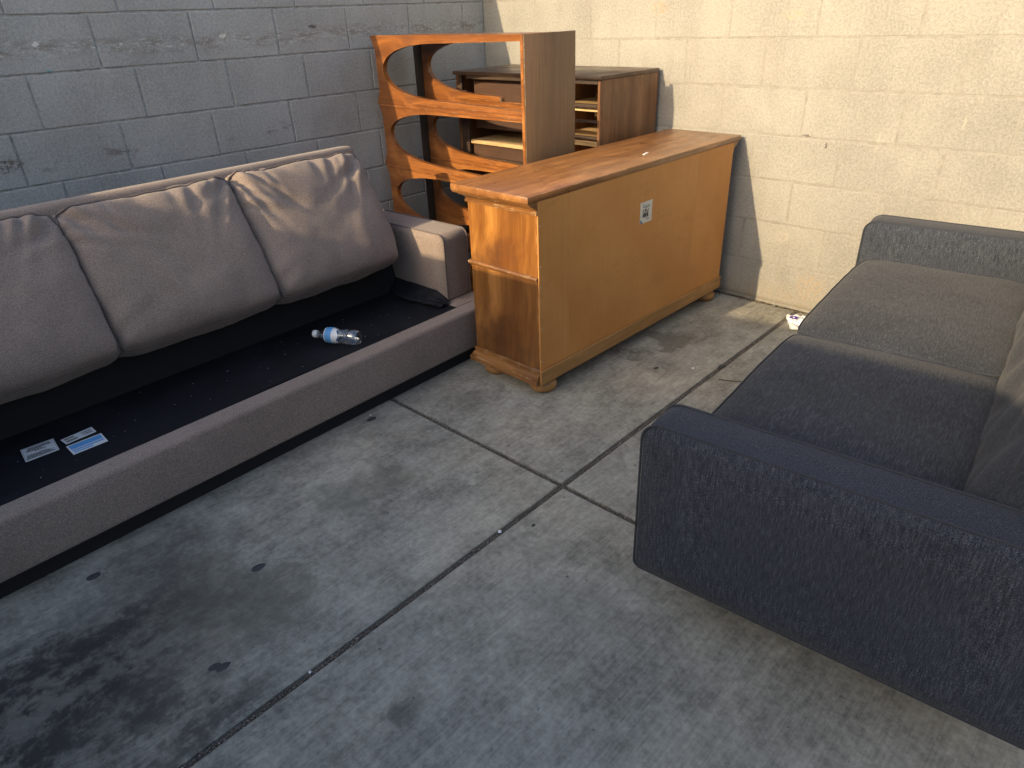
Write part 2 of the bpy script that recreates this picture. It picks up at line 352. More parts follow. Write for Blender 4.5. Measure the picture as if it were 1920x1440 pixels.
def plate(name, loops, th, mat, parent, loc=(0, 0, 0), bev=0.0):
    """flat shape in local XZ (outer loop first, then holes) with thickness th along +Y"""
    bm = bmesh.new(); edges = []
    for lp in loops:
        vs = [bm.verts.new((x, 0, z)) for x, z in lp]
        edges += [bm.edges.new((vs[i], vs[(i + 1) % len(vs)])) for i in range(len(vs))]
    bmesh.ops.triangle_fill(bm, edges=edges, use_beauty=True)
    g = bmesh.ops.extrude_face_region(bm, geom=list(bm.faces))
    bmesh.ops.translate(bm, vec=(0, th, 0), verts=[e for e in g['geom'] if isinstance(e, bmesh.types.BMVert)])
    o = link(name, bm_mesh(name, bm), mat, parent, loc); smooth_angle(o, 30); return o
def prof_sweep(name, prof, path, mat, parent, flip=False):
    """profile (out, z) swept along a polyline in plan with mitred corners; 'out' points to the right of travel"""
    v, f = [], []; n = len(path); P = [Vector((q[0], q[1])) for q in path]
    for i in range(n):
        ns = []
        if i > 0: d = (P[i] - P[i - 1]).normalized(); ns.append(Vector((d.y, -d.x)))
        if i < n - 1: d = (P[i + 1] - P[i]).normalized(); ns.append(Vector((d.y, -d.x)))
        nn = sum(ns, Vector((0, 0))); nn = nn / nn.length_squared * len(ns) if len(ns) > 1 else nn
        if len(ns) > 1: nn = (ns[0] + ns[1]) / (1 + ns[0].dot(ns[1]))
        for (q, z) in prof: v.append((P[i].x + nn.x * q, P[i].y + nn.y * q, z))
    k = len(prof)
    for i in range(n - 1):
        for j in range(k): f.append((i * k + j, i * k + (j + 1) % k, (i + 1) * k + (j + 1) % k, (i + 1) * k + j))
    f.append(tuple(range(k))); f.append(tuple((n - 1) * k + j for j in range(k - 1, -1, -1)))
    bm = bmesh.new(); bm.from_mesh(mesh(name, v, f)); o = link(name, bm_mesh(name, bm), mat, parent); smooth_angle(o, 40); return o
def scatter(name, pts, rad, mat, flat=.6, seed=1):
    """many tiny irregular stones in one mesh"""
    rg = random.Random(seed); v, f = [], []
    for (x, y, z) in pts:
        r = rg.uniform(*rad); b = len(v); a0 = rg.random() * 6.3
        ring = [(x + r * rg.uniform(.7, 1.2) * math.cos(a0 + k * 2.09), y + r * rg.uniform(.7, 1.2) * math.sin(a0 + k * 2.09), z + r * flat * .25) for k in range(3)]
        v += ring + [(x, y, z + r * flat * rg.uniform(.7, 1.2)), (x, y, z - r * .3)]
        for k in range(3): f.append((b + k, b + (k + 1) % 3, b + 3)); f.append((b + (k + 1) % 3, b + k, b + 4))
    return link(name, mesh(name, v, f), mat)

# ------------------------------------------------------------------ ground and pavement
gr = link('ground', mesh('ground', [(-150, -150, -.016), (150, -150, -.016), (150, 150, -.016), (-150, 150, -.016)], [(0, 1, 2, 3)]), M_dirt); gr['kind'] = 'structure'
pave = bpy.data.objects.new('pavement', None); C.objects.link(pave); pave['kind'] = 'structure'
ang = -math.atan(.0198)
J0 = Vector((2.172 + .0198 * 1.919, -1.919 + .0198 * 2.172))   # crossing of the two joints
ux, uy = Vector((1, .0198)).normalized(), Vector((-.0198, 1)).normalized()
GW = .020; SX, SY = 2.42, 2.25
slab_meshes = {}
for i in range(-2, 4):
    for j in range(-5, 1):
        x0, x1 = i * SX + GW / 2, (i + 1) * SX - GW / 2; y0, y1 = j * SY + GW / 2, (j + 1) * SY - GW / 2
        if j == 0: y1 = 1.86
        if i == -1: x0 = -2.125
        if i == -2: x0, x1 = -5, -2.42
        key = (round(x1 - x0, 3), round(y1 - y0, 3))
        if key not in slab_meshes:
            slab_meshes[key] = bm_mesh('concrete_slab', box_bm((-(x1 - x0) / 2, -(y1 - y0) / 2, -.09), ((x1 - x0) / 2, (y1 - y0) / 2, 0), .003, 1)); slab_meshes[key].materials.append(M_conc)
        c = J0 + ux * ((x0 + x1) / 2) + uy * ((y0 + y1) / 2)
        o = link('concrete_slab', slab_meshes[key], None, pave, (c.x, c.y, 0)); o.rotation_euler = (0, 0, math.atan(.0198))
rg = random.Random(3); pts = []
for k in range(5200):
    s = rg.uniform(-3.0, 1.85); q = J0 + uy * s + ux * rg.gauss(0, GW * .27); pts.append((q.x, q.y, -.008 + rg.random() * .004))
for k in range(2600):
    s = rg.uniform(-1.1, 1.0); q = J0 + ux * s + uy * rg.gauss(0, GW * .27); pts.append((q.x, q.y, -.008 + rg.random() * .004))
g = scatter('joint_grit', pts, (.0016, .0042), M_gravel, .7, 2); g['kind'] = 'stuff'; g['label'] = 'dark grit packed in the joints between the concrete slabs'
for nm, a, b, dd in (('joint_filler', -3.0, 1.85, uy), ('joint_filler', -2.1, 1.1, ux)):
    e = ux if dd is uy else uy
    vs = [J0 + dd * a - e * GW * .6, J0 + dd * b - e * GW * .6, J0 + dd * b + e * GW * .6, J0 + dd * a + e * GW * .6]
    z = -.009 if dd is uy else -.0115
    link(nm, mesh(nm, [(q.x, q.y, z) for q in vs], [(0, 1, 2, 3)]), M_dirt, pave)
pts = []
for k in range(1500):
    x = rg.uniform(1.2, 3.0); dens = .35 + .65 * abs(noise.noise(Vector((x * 6, 0, 0)))) * 2
    if rg.random() < dens: pts.append((x, -.004 - abs(rg.gauss(0, .018)), .001))
g = scatter('wall_foot_grit', pts, (.0015, .0055), M_litter, .7, 5); g['kind'] = 'stuff'; g['label'] = 'crumbled grit along the foot of the sunlit wall'

# ------------------------------------------------------------------ block walls
CH, P, JT = .2032, .4064, .0075
def block_mesh(l, seed):
    rgb = random.Random(seed)
    bm = box_bm((-l / 2, -.075, -(CH - JT) / 2), (l / 2, .075, (CH - JT) / 2), 0)
    for v in bm.verts: v.co.x += rgb.uniform(-.0014, .0014); v.co.z += rgb.uniform(-.0012, .0012)
    bmesh.ops.bevel(bm, geom=list(bm.edges), offset=.0034, segments=2, profile=.5, affect='EDGES')
    me = bm_mesh('block', bm); return me
def build_wall(root, offs, mat, mort, length, side, rows=9):
    cache = {}; rgw = random.Random(11 + side)
    for r in range(rows):
        z = .0086 + r * CH + CH / 2
        js = [0.0] + [x for x in (offs[r % 2] + P * k for k in range(0, 40)) if .1 < x < length - .1] + [length]
        for a, b in zip(js, js[1:]):
            l = b - a - JT; key = (round(l, 3), rgw.randrange(4))
            if key not in cache:
                cache[key] = block_mesh(l, len(cache) * 7 + side); cache[key].materials.append(mat)
            o = link('block', cache[key], None, root)
            o.location = ((a + b) / 2, .075 + rgw.uniform(-.0006, .0006), z); o.rotation_euler = (0, 0, rgw.uniform(-.0016, .0016))
    m_ = box('mortar', (-.02, .0010, 0), (length - .004, .145, .0086 + rows * CH - .004), mort, root, 0)
wallR = empty('block_wall', 'pale painted concrete block wall in full sun behind the wooden furniture', 'wall', (0, 0, 0))
build_wall(wallR, (.0149, .2029), M_right, M_mortR, 6.1, 0)
wallL = empty('block_wall', 'grey painted concrete block wall in shade behind the taupe sofa', 'wall', (0, 0, 0), R(-90))
# with rz=-90: local x -> -y, local y -> +x ; blocks sit at local y in (0,.15) so move the root back by .15
wallL.location = (-.15, 0, 0)
build_wall(wallL, (.173, .05), M_left, M_mortL, 6.1, 1)
for o in wallL.children:
    if o.name.startswith('mortar'): o.location.y -= .0005

# ------------------------------------------------------------------ third wall of the yard, behind the viewer: its shade lies over the floor
WY = -.250 - (.0086 + 9 * CH) / .394
wallB = link('block_wall', bm_mesh('block_wall', box_bm((-1.55, -.15, 0), (3.2, 0, .0086 + 9 * CH), .004, 1)), M_left, None, (1.4, WY, 0)); wallB.rotation_euler = (0, 0, .10)
tag(wallB, 'low grey block wall closing the near side of the yard', 'wall')

# ------------------------------------------------------------------ cushion builder
def cushion(name, w, h, t0, t1, crown, mat, parent, mat4, pleats=(), wob=.006, seed=0, nu=56, nv=46, rc=.10, sag=.0, pipe=None, pr=.0045, ear=0., edgepow=.55):
    """upholstered pad: local x across, y up the face, z out of the face; bottom edge at y=0"""
    v, f = [], []; sd = Vector((seed * 3.7, seed * 1.3, seed))
    def outline(u, q):      # u,q in -1..1 -> plan position with rounded corners
        x, y = u, q
        k = rc * (abs(u) ** 6) * (abs(q) ** 6)
        x *= 1 - k; y *= 1 - k
        if ear and q > 0: y += ear * (abs(u) ** 8) * q ** 4 * .0
        return x * w / 2, (y + 1) / 2 * h
    def edge_w(u, q):
        n_ = noise.noise(Vector((u * 2.3, q * 2.1, 7)) + sd) * wob * 1.6 + noise.noise(Vector((u * 7, q * 7, 3)) + sd) * wob * .6
        return n_
    def front(u, q):
        x, y = outline(u, q)
        bul = ((1 - abs(u) ** 5.0) * (1 - abs(q) ** 5.0))
        z = crown * max(bul, 0) ** edgepow * (1 - sag * q)
        fade = (1 - abs(u) ** 10) * (1 - abs(q) ** 10)
        z += wob * (noise.noise(Vector((x * 5, y * 5, 1)) + sd) + .5 * noise.noise(Vector((x * 13, y * 13, 2)) + sd)) * (.3 + .7 * fade)
        for (cu, side, slope, wd, ln, am) in pleats:
            d = (1 - q) / 2 * h if side == 't' else (q + 1) / 2 * h if side == 'b' else (1 - u) / 2 * w if side == 'r' else (u + 1) / 2 * w
            a = (x - cu * w / 2 - slope * d) if side in 'tb' else (y - (cu + 1) / 2 * h - slope * d)
            g = math.exp(-(a / (wd * (1 + 1.2 * d / ln))) ** 2) * math.exp(-(d / ln) ** 1.6) * min(1, d / .012 + .35)
            z -= am * g
            g2 = math.exp(-((abs(a) - wd * 2.0) / (wd * 1.1)) ** 2) * math.exp(-(d / ln) ** 1.6); z += am * .45 * g2
        e = edge_w(u, q); y += e * abs(q) ** 6 * (1 if q > 0 else .5); x += e * .7 * abs(u) ** 6
        return Vector((x, y, z))
    def sp(i, n): t_ = -1 + 2 * i / n; return math.copysign(abs(t_) ** .8, t_) if abs(t_) > 0 else 0
    for j in range(nv + 1):
        for i in range(nu + 1): v.append(front(sp(i, nu), sp(j, nv)))
    idx = lambda i, j: j * (nu + 1) + i
    for j in range(nv):
        for i in range(nu): f.append((idx(i, j), idx(i + 1, j), idx(i + 1, j + 1), idx(i, j + 1)))
    loop = [idx(i, 0) for i in range(nu)] + [idx(nu, j) for j in range(nv)] + [idx(i, nv) for i in range(nu, 0, -1)] + [idx(0, j) for j in range(nv, 0, -1)]
    per = [v[k].copy() for k in loop]; prev = loop; K = 6; cen = Vector((0, h / 2, 0))
    for k in range(1, K + 1):
        s = k / K; cur = []
        for p_ in per:
            q = p_.y / h; th = t0 + (t1 - t0) * min(max(q, 0), 1); bul = .016 * math.sin(math.pi * s) * min(1, th / .08)
            d = (p_ - cen); d.z = 0; d.normalize()
            sh = 1 - .05 * s ** 3
            n_ = noise.noise(Vector((p_.x * 9, p_.y * 9, s * 3)) + sd) * wob
            v.append(Vector((p_.x * sh + d.x * (bul + n_), cen.y + (p_.y - cen.y) * sh + d.y * (bul + n_), p_.z - th * s))); cur.append(len(v) - 1)
        for a in range(len(per)): b = (a + 1) % len(per); f.append((prev[b], prev[a], cur[a], cur[b]))
        prev = cur
    v.append(cen - Vector((0, 0, (t0 + t1) / 2 + .01)))
    for a in range(len(per)): b = (a + 1) % len(per); f.append((prev[b], prev[a], len(v) - 1))
    o = link(name, mesh(name, v, f, True), mat, parent); o.matrix_local = mat4
    if pipe:
        pts = [p_ + ((p_ - cen).normalized()) * .003 for p_ in per]; v2, f2 = tube(pts, pr, 6, True)
        link('piping', mesh('piping', v2, f2, True), pipe, o)
    return o

def rounded_profile(w, h, rs, n=6):
    """rounded rectangle 0..w, 0..h ; rs radii bl, br, tr, tl"""
    out = []
    for (cx, cy, r, a0) in ((rs[0], rs[0], rs[0], 180), (w - rs[1], rs[1], rs[1], 270), (w - rs[2], h - rs[2], rs[2], 0), (rs[3], h - rs[3], rs[3], 90)):
        for k in range(n + 1): a = R(a0 + 90 * k / n); out.append((cx + r * math.cos(a), cy + r * math.sin(a)))
    return out
def padded_arm(name, prof, th, mat, parent, pipe, soft=.012, crown=.006, axis='Y', pr=.004):
    """slab with outline prof in (x,z), thickness th along y, soft edges, and cords along both edges"""
    v, f = [], []; n = len(prof); cx = sum(a for a, b in prof) / n; cz = sum(b for a, b in prof) / n
    rows = [(0.0, .30), (0.0, .92), (.0, 1.0)]
    secs = []
    for (yy, ins, bulge) in ((-crown, .5, 0), (-crown * .7, .82, 0), (0, 1 - .012, 0), (.010, 1, 0), (th / 2, 1.004, 0), (th - .010, 1, 0), (th, 1 - .012, 0), (th + crown * .7, .82, 0), (th + crown, .5, 0)):
        secs.append([(cx + (a - cx) * ins if ins < .9 else cx + (a - cx) * ins, yy, cz + (b - cz) * ins) for a, b in prof])
    for s in secs: v += s
    for k in range(len(secs) - 1):
        for i in range(n): j = (i + 1) % n; f.append((k * n + i, k * n + j, (k + 1) * n + j, (k + 1) * n + i))
    f.append(tuple(range(n - 1, -1, -1))); f.append(tuple((len(secs) - 1) * n + i for i in range(n)))
    bm = bmesh.new(); bm.from_mesh(mesh(name, v, f)); o = link(name, bm_mesh(name, bm, True), mat, parent)
    for yy in (.003, th - .003): cord('piping', [(a, yy, b) for a, b in [(cx + (a - cx) * 1.001, cz + (b - cz) * 1.001) for a, b in prof]], pr, pipe, o, 6, True)
    return o

# ------------------------------------------------------------------ taupe sofa (local x to the sofa's other end, local y to its front)
sofa = empty('sofa', 'long taupe sofa with three back cushions and its seat cushions gone, by the shaded wall', 'sofa', (1.3188, -1.42, 0), math.atan2(-.999, .045))
SL = 1.945
box('base', (-.14, -.78, 0), (SL + .14, -.028, .062), M_matblack, sofa, .003)
o = box('front_rail', (-.165, -.088, .060), (SL + .165, 0, .243), M_taupe, sofa, .016, 4)
o = box('side_rail', (-.165, -.80, .061), (.018, -.0885, .240), M_taupe, sofa, .008, 2)
o = box('side_rail', (SL - .018, -.80, .061), (SL + .165, -.0885, .240), M_taupe, sofa, .008, 2)
# seat deck: black cloth stretched, slightly slack
v, f = [], []
nx, ny = 60, 20
for j in range(ny + 1):
    for i in range(nx + 1):
        x = .0185 + (SL - .037) * i / nx; y = -.53 + (.53 - .0885) * j / ny
        e = min(1, min(i, nx - i, j + 3, ny - j) / 3)
        z = .238 - .012 * e + .004 * noise.noise(Vector((x * 4, y * 6, 0)))
        v.append((x, y, z))
for j in range(ny):
    for i in range(nx): a = j * (nx + 1) + i; f.append((a, a + 1, a + nx + 2, a + nx + 1))
deck = link('seat_deck', mesh('seat_deck', v, f, True), M_black, sofa)
def slant_box(name, x0, x1, f0, f1, z0, z1, th, mat, parent, bev=.02, seg=3):
    """box leaning back: front at y=-f0 at z0 and -f1 at z1"""
    bm = bmesh.new(); vs = []
    for x in (x0, x1):
        for (y, z) in ((-f0, z0), (-f1, z1), (-f1 - th, z1 - .015), (-f0 - th, z0)): vs.append(bm.verts.new((x, y, z)))
    for q in ((0, 1, 2, 3), (7, 6, 5, 4), (0, 4, 5, 1), (1, 5, 6, 2), (2, 6, 7, 3), (3, 7, 4, 0)): bm.faces.new([vs[k] for k in q])
    bmesh.ops.recalc_face_normals(bm, faces=bm.faces)
    bmesh.ops.bevel(bm, geom=list(bm.edges), offset=bev, segments=seg, profile=.5, affect='EDGES')
    o = link(name, bm_mesh(name, bm), mat, parent); smooth_angle(o, 40); return o
slant_box('backrest', -.004, SL + .004, .545, .705, .235, .872, .115, M_taupe, sofa, .022, 4)
slant_box('lining', .0, SL, .497, .585, .225, .60, .03, M_matblack, sofa, .004, 1)
AP = rounded_profile(.64, .302, (.012, .012, .035, .02), 6)
for a0, nm in ((-.150, 0), (SL + .002, 1)):
    ap = padded_arm('arm', [(-.163 - .64 + q[0], .2395 + q[1]) for q in AP], .148, M_taupe, sofa, M_taupepipe, pr=.0036)
    # the builder lays the slab in its own x-z plane: turn it so that its x runs along the sofa's y
    ap.matrix_local = Matrix(((0, 1, 0, a0), (1, 0, 0, 0), (0, 0, 1, 0), (0, 0, 0, 1)))
    if ap.matrix_local.determinant() < 0: ap.data.flip_normals()
def face_frame(x, b0, z0, b1, z1):
    yv = Vector((0, -(b1 - b0), z1 - z0)).normalized(); xv = Vector((-1, 0, 0)); zv = xv.cross(yv)
    return Matrix(((xv.x, yv.x, zv.x, x), (xv.y, yv.y, zv.y, -b0), (xv.z, yv.z, zv.z, z0), (0, 0, 0, 1)))
rp = random.Random(21)
pl_sets = []
for k in range(4):
    pl = [(.90, 't', -.55, .016, .17, .026), (.74, 't', -.35, .013, .13, .017), (.52, 't', -.25, .012, .12, .012), (-.93, 't', .5, .016, .14, .022), (-.8, 't', .75, .012, .2, .013),
          (.25, 't', -.1, .014, .09, .008), (-.2, 't', .1, .02, .07, .007), (-.5, 't', .2, .012, .1, .008), (.86, 'r', -.5, .014, .16, .018), (.70, 'r', -.3, .012, .12, .010), (.88, 'l', -.6, .016, .20, .018), (.72, 'l', -.45, .012, .24, .010), (.52, 'l', -.35, .011, .18, .007), (-.75, 'l', .3, .016, .12, .009)]
    pl_sets.append([(a + rp.uniform(-.05, .05), b, c + rp.uniform(-.12, .12), d * rp.uniform(.8, 1.25), e * rp.uniform(.8, 1.2), g_ * rp.uniform(.5, .95)) for a, b, c, d, e, g_ in pl])
for k, a0 in enumerate((.072, .677, 1.279)):
    mid = a0 + .299
    cushion('back_cushion', .606, .505, .18, .085, .070, M_taupe, sofa, face_frame(mid, .373, .418, .613, .866), pl_sets[k], .0085, k + 1, sag=.20, pipe=M_taupepipe, pr=.0042, rc=.05, edgepow=.40)
# torn black lining hanging where the seat meets the arm
v, f = [], []
for j in range(13):
    for i in range(41):
        b = .135 + i * .0095; t_ = i / 40; q_ = j / 12
        n1 = noise.noise(Vector((b * 9, q_ * 2.2, 4))); n2 = noise.noise(Vector((b * 24, q_ * 5, 9)))
        wd = .055 + .05 * (1 - abs(2 * t_ - .9)) + .03 * n1
        x = .004 + q_ * wd + .008 * n2
        z = .2425 + .042 * (1 - q_) ** 2.2 * min(1, t_ * 4 + .1) + .020 * abs(noise.noise(Vector((b * 7 + q_ * 5, q_ * 6, 2)))) * (.3 + q_) + .005 * n2
        v.append((x + .002, -b, max(z, .2315)))
for j in range(12):
    for i in range(40): a = j * 41 + i; f.append((a, a + 1, a + 42, a + 41))
to = link('torn_lining', mesh('torn_lining', v, f, True), M_black, sofa)
# paper labels glued on the deck
def sticker(name, corners, mat, parent, inv, prints, pmat, z=.2285):
    cs = [inv @ Vector((c[0], c[1], 0)) for c in corners]
    zz = z
    q = [Vector((c.x, c.y, zz)) for c in cs]
    bm = bmesh.new(); vs = [bm.verts.new(a) for a in q]; fc = bm.faces.new(vs); g_ = bmesh.ops.extrude_face_region(bm, geom=[fc])
    bmesh.ops.translate(bm, vec=(0, 0, .0012), verts=[e for e in g_['geom'] if isinstance(e, bmesh.types.BMVert)])
    o = link(name, bm_mesh(name, bm), mat, parent)
    def at(u, w): return q[0].lerp(q[1], u).lerp(q[3].lerp(q[2], u), w) + Vector((0, 0, .0017))
    pv, pf = [], []
    for (u0, u1, w0, w1) in prints:
        b = len(pv); pv += [at(u0, w0), at(u1, w0), at(u1, w1), at(u0, w1)]; pf.append((b, b + 1, b + 2, b + 3))
    if pv: link('print', mesh('print', pv, pf), pmat, o)['kind'] = 'stuff'
    return o
bpy.context.view_layer.update()
inv = sofa.matrix_world.inverted()
def textlines(rows, seed, u0=.06, u1=.94, gap=.02):
    rg_ = random.Random(seed); out = []
    for (w0, w1, a, b) in rows:
        u = a
        while u < b:
            l = rg_.uniform(.015, .06); out.append((u, min(u + l, b), w0, w1)); u += l + rg_.uniform(.006, .014)
    return out
frame = lambda m_: [(m_, 1 - m_, .045, .06), (m_, 1 - m_, .94, .955), (m_, m_ + .008, .06, .94), (1 - m_ - .008, 1 - m_, .06, .94)]
st = sticker('paper_label', [(1.013, -3.083), (1.017, -2.991), (1.105, -2.997), (1.103, -3.089)], M_label, sofa, inv,
        frame(.03) + textlines([(.12, .19, .2, .85), (.22, .29, .15, .9), (.32, .38, .12, .6), (.41, .47, .35, .7), (.60, .63, .1, .7), (.66, .70, .08, .75), (.72, .76, .1, .9), (.78, .82, .08, .8), (.84, .90, .06, .9)], 4), M_ink, .2275)
st = sticker('paper_label', [(1.047, -2.978), (1.037, -2.883), (1.081, -2.882), (1.089, -2.973)], M_label, sofa, inv,
        [(.06, .07 + .3, .16, .42), (.06, .42, .55, .85)] + textlines([(.2, .3, .6, .95), (.36, .46, .62, .9), (.55, .7, .6, .92), (.75, .82, .7, .95)], 9), M_greyink, .2275)
st = sticker('paper_label', [(1.104, -2.978), (1.104, -2.875), (1.172, -2.876), (1.173, -2.976)], M_label, sofa, inv,
        [(.05, .95, .10, .52), (.05, .95, .60, .72), (.05, .6, .80, .90)], M_blue, .2275)

# ------------------------------------------------------------------ charcoal sofa (local x = depth to its back, local y = length)
ns = empty('sofa', 'charcoal blue tufted sofa facing away from the right edge, in the open', 'sofa', (2.668, -2.14, 0), math.atan2(.103, .9947))
ns['label'] = 'charcoal blue sofa with square arms, two seat cushions and a tufted back'
NL = 2.03; AT = .115
AP = rounded_profile(.86, .43, (.018, .018, .03, .048), 7)
for y0 in (0, NL - AT):
    a = padded_arm('arm', [(q[0], .13 + q[1]) for q in AP], AT, M_navy, ns, M_navypipe, pr=.0032); a.location = (0, y0, 0)
box('seat_base', (.03, AT + .004, .135), (.80, NL - AT - .004, .285), M_navy, ns, .012, 2)
def flat_frame(x0, y, z): # cushion lying flat: its local x along the sofa's y, local y along depth, z up
    return Matrix(((0, 1, 0, x0), (-1, 0, 0, y), (0, 0, 1, z), (0, 0, 0, 1)))
def lay(x0, y, z): return Matrix(((0, 1, 0, x0), (1, 0, 0, y), (0, 0, -1, z), (0, 0, 0, 1)))
cw = (NL - 2 * AT) / 2
for k in range(2):
    yc = AT + cw * (k + .5)
    cushion('seat_cushion', cw - .006, .60, .12, .12, .032, M_navy_seat, ns, flat_frame(.022, yc, .398), [], .004, 10 + k, rc=.05, pipe=M_navypipe, pr=.0032, edgepow=.6)
# tufted back: soft lozenge folds
v, f = [], []; nl, nh = 150, 60; y0, y1 = AT + .004, NL - AT - .004
Hh = .50; lean = .27
for j in range(nh + 1):
    for i in range(nl + 1):
        y = y0 + (y1 - y0) * i / nl; s = Hh * j / nh
        p_, q_ = (y / .26 + s / .34), (y / .26 - s / .34)
        d = (abs(math.sin(math.pi * p_)) ** 1.1) * (abs(math.sin(math.pi * q_)) ** 1.1) * min(1, (j / 16)) ** 1.5 * min(1, (nh - j) / 8 + .2)
        ed = min(1, min(i, nl - i) / 6, min(60, nh - j) / 6) ** .5
        th = .045 * min(1, (j + 6) / 12) * ed + .020 * d * ed + .006 * noise.noise(Vector((y * 6, s * 6, 2)))
        x = .640 + s * lean - th; z = .36 + s * .965 - th * .25
        v.append((x, y, z))
for j in range(nh):
    for i in range(nl): a = j * (nl + 1) + i; f.append((a, a + nl + 1, a + nl + 2, a + 1))
loop = list(range(nl + 1)) + [j * (nl + 1) + nl for j in range(1, nh + 1)] + [nh * (nl + 1) + i for i in range(nl - 1, -1, -1)] + [j * (nl + 1) for j in range(nh - 1, 0, -1)]
b0 = len(v)
for k in loop: q = v[k]; v.append((.665 + (q[2] - .36) * lean / .965, q[1], q[2]))
n_ = len(loop)
for k in range(n_): f.append((loop[k], loop[(k + 1) % n_], b0 + (k + 1) % n_, b0 + k))
f.append(tuple(b0 + k for k in range(n_ - 1, -1, -1)))
bm = bmesh.new(); bm.from_mesh(mesh('back_cushion', v, f))
link('back_cushion', bm_mesh('back_cushion', bm, True), M_navy_back, ns)
slant = slant_box('back_frame', 0, NL, 0, .135, .16, .80, .09, M_navy, ns, .014, 3)
slant.matrix_local = Matrix(((0, -1, 0, .672), (1, 0, 0, 0), (0, 0, 1, 0), (0, 0, 0, 1)))
M_leg = mat_wood('dark_leg_wood', (.03, .018, .01), (.05, .03, .018), (.07, .04, .025), 2)
for (x, y) in ((.10, .30), (.10, NL - .30), (.74, .30), (.74, NL - .30)):
    lathe('leg', [(.014, 0), (.018, .02), (.026, .134)], M_leg, ns, 16, (x, y, 0))

# ------------------------------------------------------------------ sideboard seen from behind
sb = empty('sideboard', 'orange brown wooden sideboard turned with its plain fibreboard back to the yard', 'sideboard', (1.775, -1.495, 0))
X0, X1, Y0, Y1 = -.365, 0.0, 0.0, 1.40      # body
def upper(name, lo, hi, mat, bev=.002): return box(name, lo, hi, mat, sb, bev)
box('top', (X0 - .035, Y0 - .052, .790), (X1 + .002, Y1 + .062, .815), M_ctop, sb, .004, 2)
prof = [(0, .742), (.007, .742), (.007, .751), (.003, .753), (.006, .760), (.014, .767), (.025, .771), (.025, .7755), (.033, .776), (.040, .781), (.0425, .7895), (0, .7895)]
prof_sweep('cornice', prof, [(X1 - .001, Y1), (X0, Y1), (X0, Y0), (X1 - .001, Y0)][::-1][::-1], M_cmold, sb)
prof = [(0, .0615), (.023, .0615), (.023, .082), (.018, .083), (.018, .089), (.013, .097), (.006, .107), (.006, .112), (.009, .114), (.008, .121), (0, .125)]
prof_sweep('plinth', prof, [(X1 - .001, Y1), (X0, Y1), (X0, Y0), (X1 - .001, Y0)], M_cmold, sb)
box('end_panel', (X0, Y0, .506), (X1 - .006, Y0 + .02, .7415), M_cend, sb, .0015)
box('lower_end_panel', (X0, Y0, .1255), (X1 - .006, Y0 + .02, .499), M_cend2, sb, .0015)
prof_sweep('moulding', [(-.002, .490), (.004, .491), (.009, .497), (.010, .503), (.006, .509), (-.002, .511)], [(X0, Y0 + .35), (X0, Y0), (X1 - .004, Y0)], M_cmold, sb)
box('end_panel', (X0, Y1 - .02, .0615), (X1 - .006, Y1, .7515), M_cend, sb, .0015)
box('front_panel', (X0, Y0 + .0205, .0615), (X0 + .02, Y1 - .0205, .7515), M_cend, sb, .0015)
box('bottom_board', (X0 + .021, Y0 + .021, .062), (X1 - .007, Y1 - .021, .08), M_inner, sb, .001)
# three boards of fibreboard with hairline seams
ys = [Y0 + .0005, Y0 + .175, Y0 + 1.085, Y1 - .0005]
for a, b in zip(ys, ys[1:]): box('back_panel', (X1 - .0055, a + .0004, .122), (X1, b - .0004, .7895), M_board, sb, .0008)
box('back_rail', (X1 - .005, Y0 - .004, .0615), (X1 + .009, Y1 + .004, .1215), M_rail, sb, .0015)
for yy in (Y0 + .01, Y1 - .01):   # staples and nail heads along the edges
    for zz in (.16, .30, .47, .55, .70): lathe('nail', [(.0035, 0), (.003, .0012)], M_metal, sb, 8, (X1, yy, zz)).rotation_euler = (0, R(90), 0)
FP = [(.036, 0), (.048, .005), (.056, .017), (.057, .028), (.051, .041), (.040, .049), (.040, .0615)]
for (x, y) in ((-.050, .070), (-.050, 1.345), (X0 + .055, .062), (X0 + .055, 1.335)): lathe('foot', FP, M_foot, sb, 28, (x, y, 0))
# price label on the back
pl = link('price_label', bm_mesh('price_label', box_bm((0, -.0435, -.045), (.001, .0435, .045), 0)), M_cream, sb, (X1 + .0003, .680, .611))
def prints(name, rects, mat, parent, x):
    v, f = [], []
    for (a, b, c, d) in rects: k = len(v); v += [(x, a, c), (x, b, c), (x, b, d), (x, a, d)]; f.append((k, k + 1, k + 2, k + 3))
    q = link(name, mesh(name, v, f), mat, parent); q['kind'] = 'stuff'; return q
rb = random.Random(5); bars = []; y = -.024
while y < .018:
    w_ = rb.choice((.0012, .002, .003)); bars.append((y, y + w_, -.021, -.002)); y += w_ + rb.choice((.001, .0016))
prints('barcode', bars, M_ink, pl, .0016)
prints('print', [(-.026, -.02, .006, .013), (-.012, -.006, .004, .014), (-.004, .001, .004, .014), (.006, .016, .003, .006), (.01, .02, .009, .012), (-.028, .02, .001, .0025)], M_ink, pl, .0016)
prints('print', [(-.028, -.008, .033, .0345)] + [(-.004 + .01 * k, .026, -.028 - .0035 * k, -.027 - .0035 * k) for k in (0, .4, .8, 1.2)] , M_greyink, pl, .0016)
sw = [(.0018, -.027 + i * .0022, .024 + .007 * math.sin(i * 1.25) * (1 if i % 7 < 4 else .6)) for i in range(24)]
cord('print', sw, .0006, M_greyink, pl, 4)
link('print', mesh('print', [(.0016, -.0425, -.044), (.0016, -.020, -.044), (.0016, -.0425, -.026)], [(0, 1, 2)]), M_slate, pl)
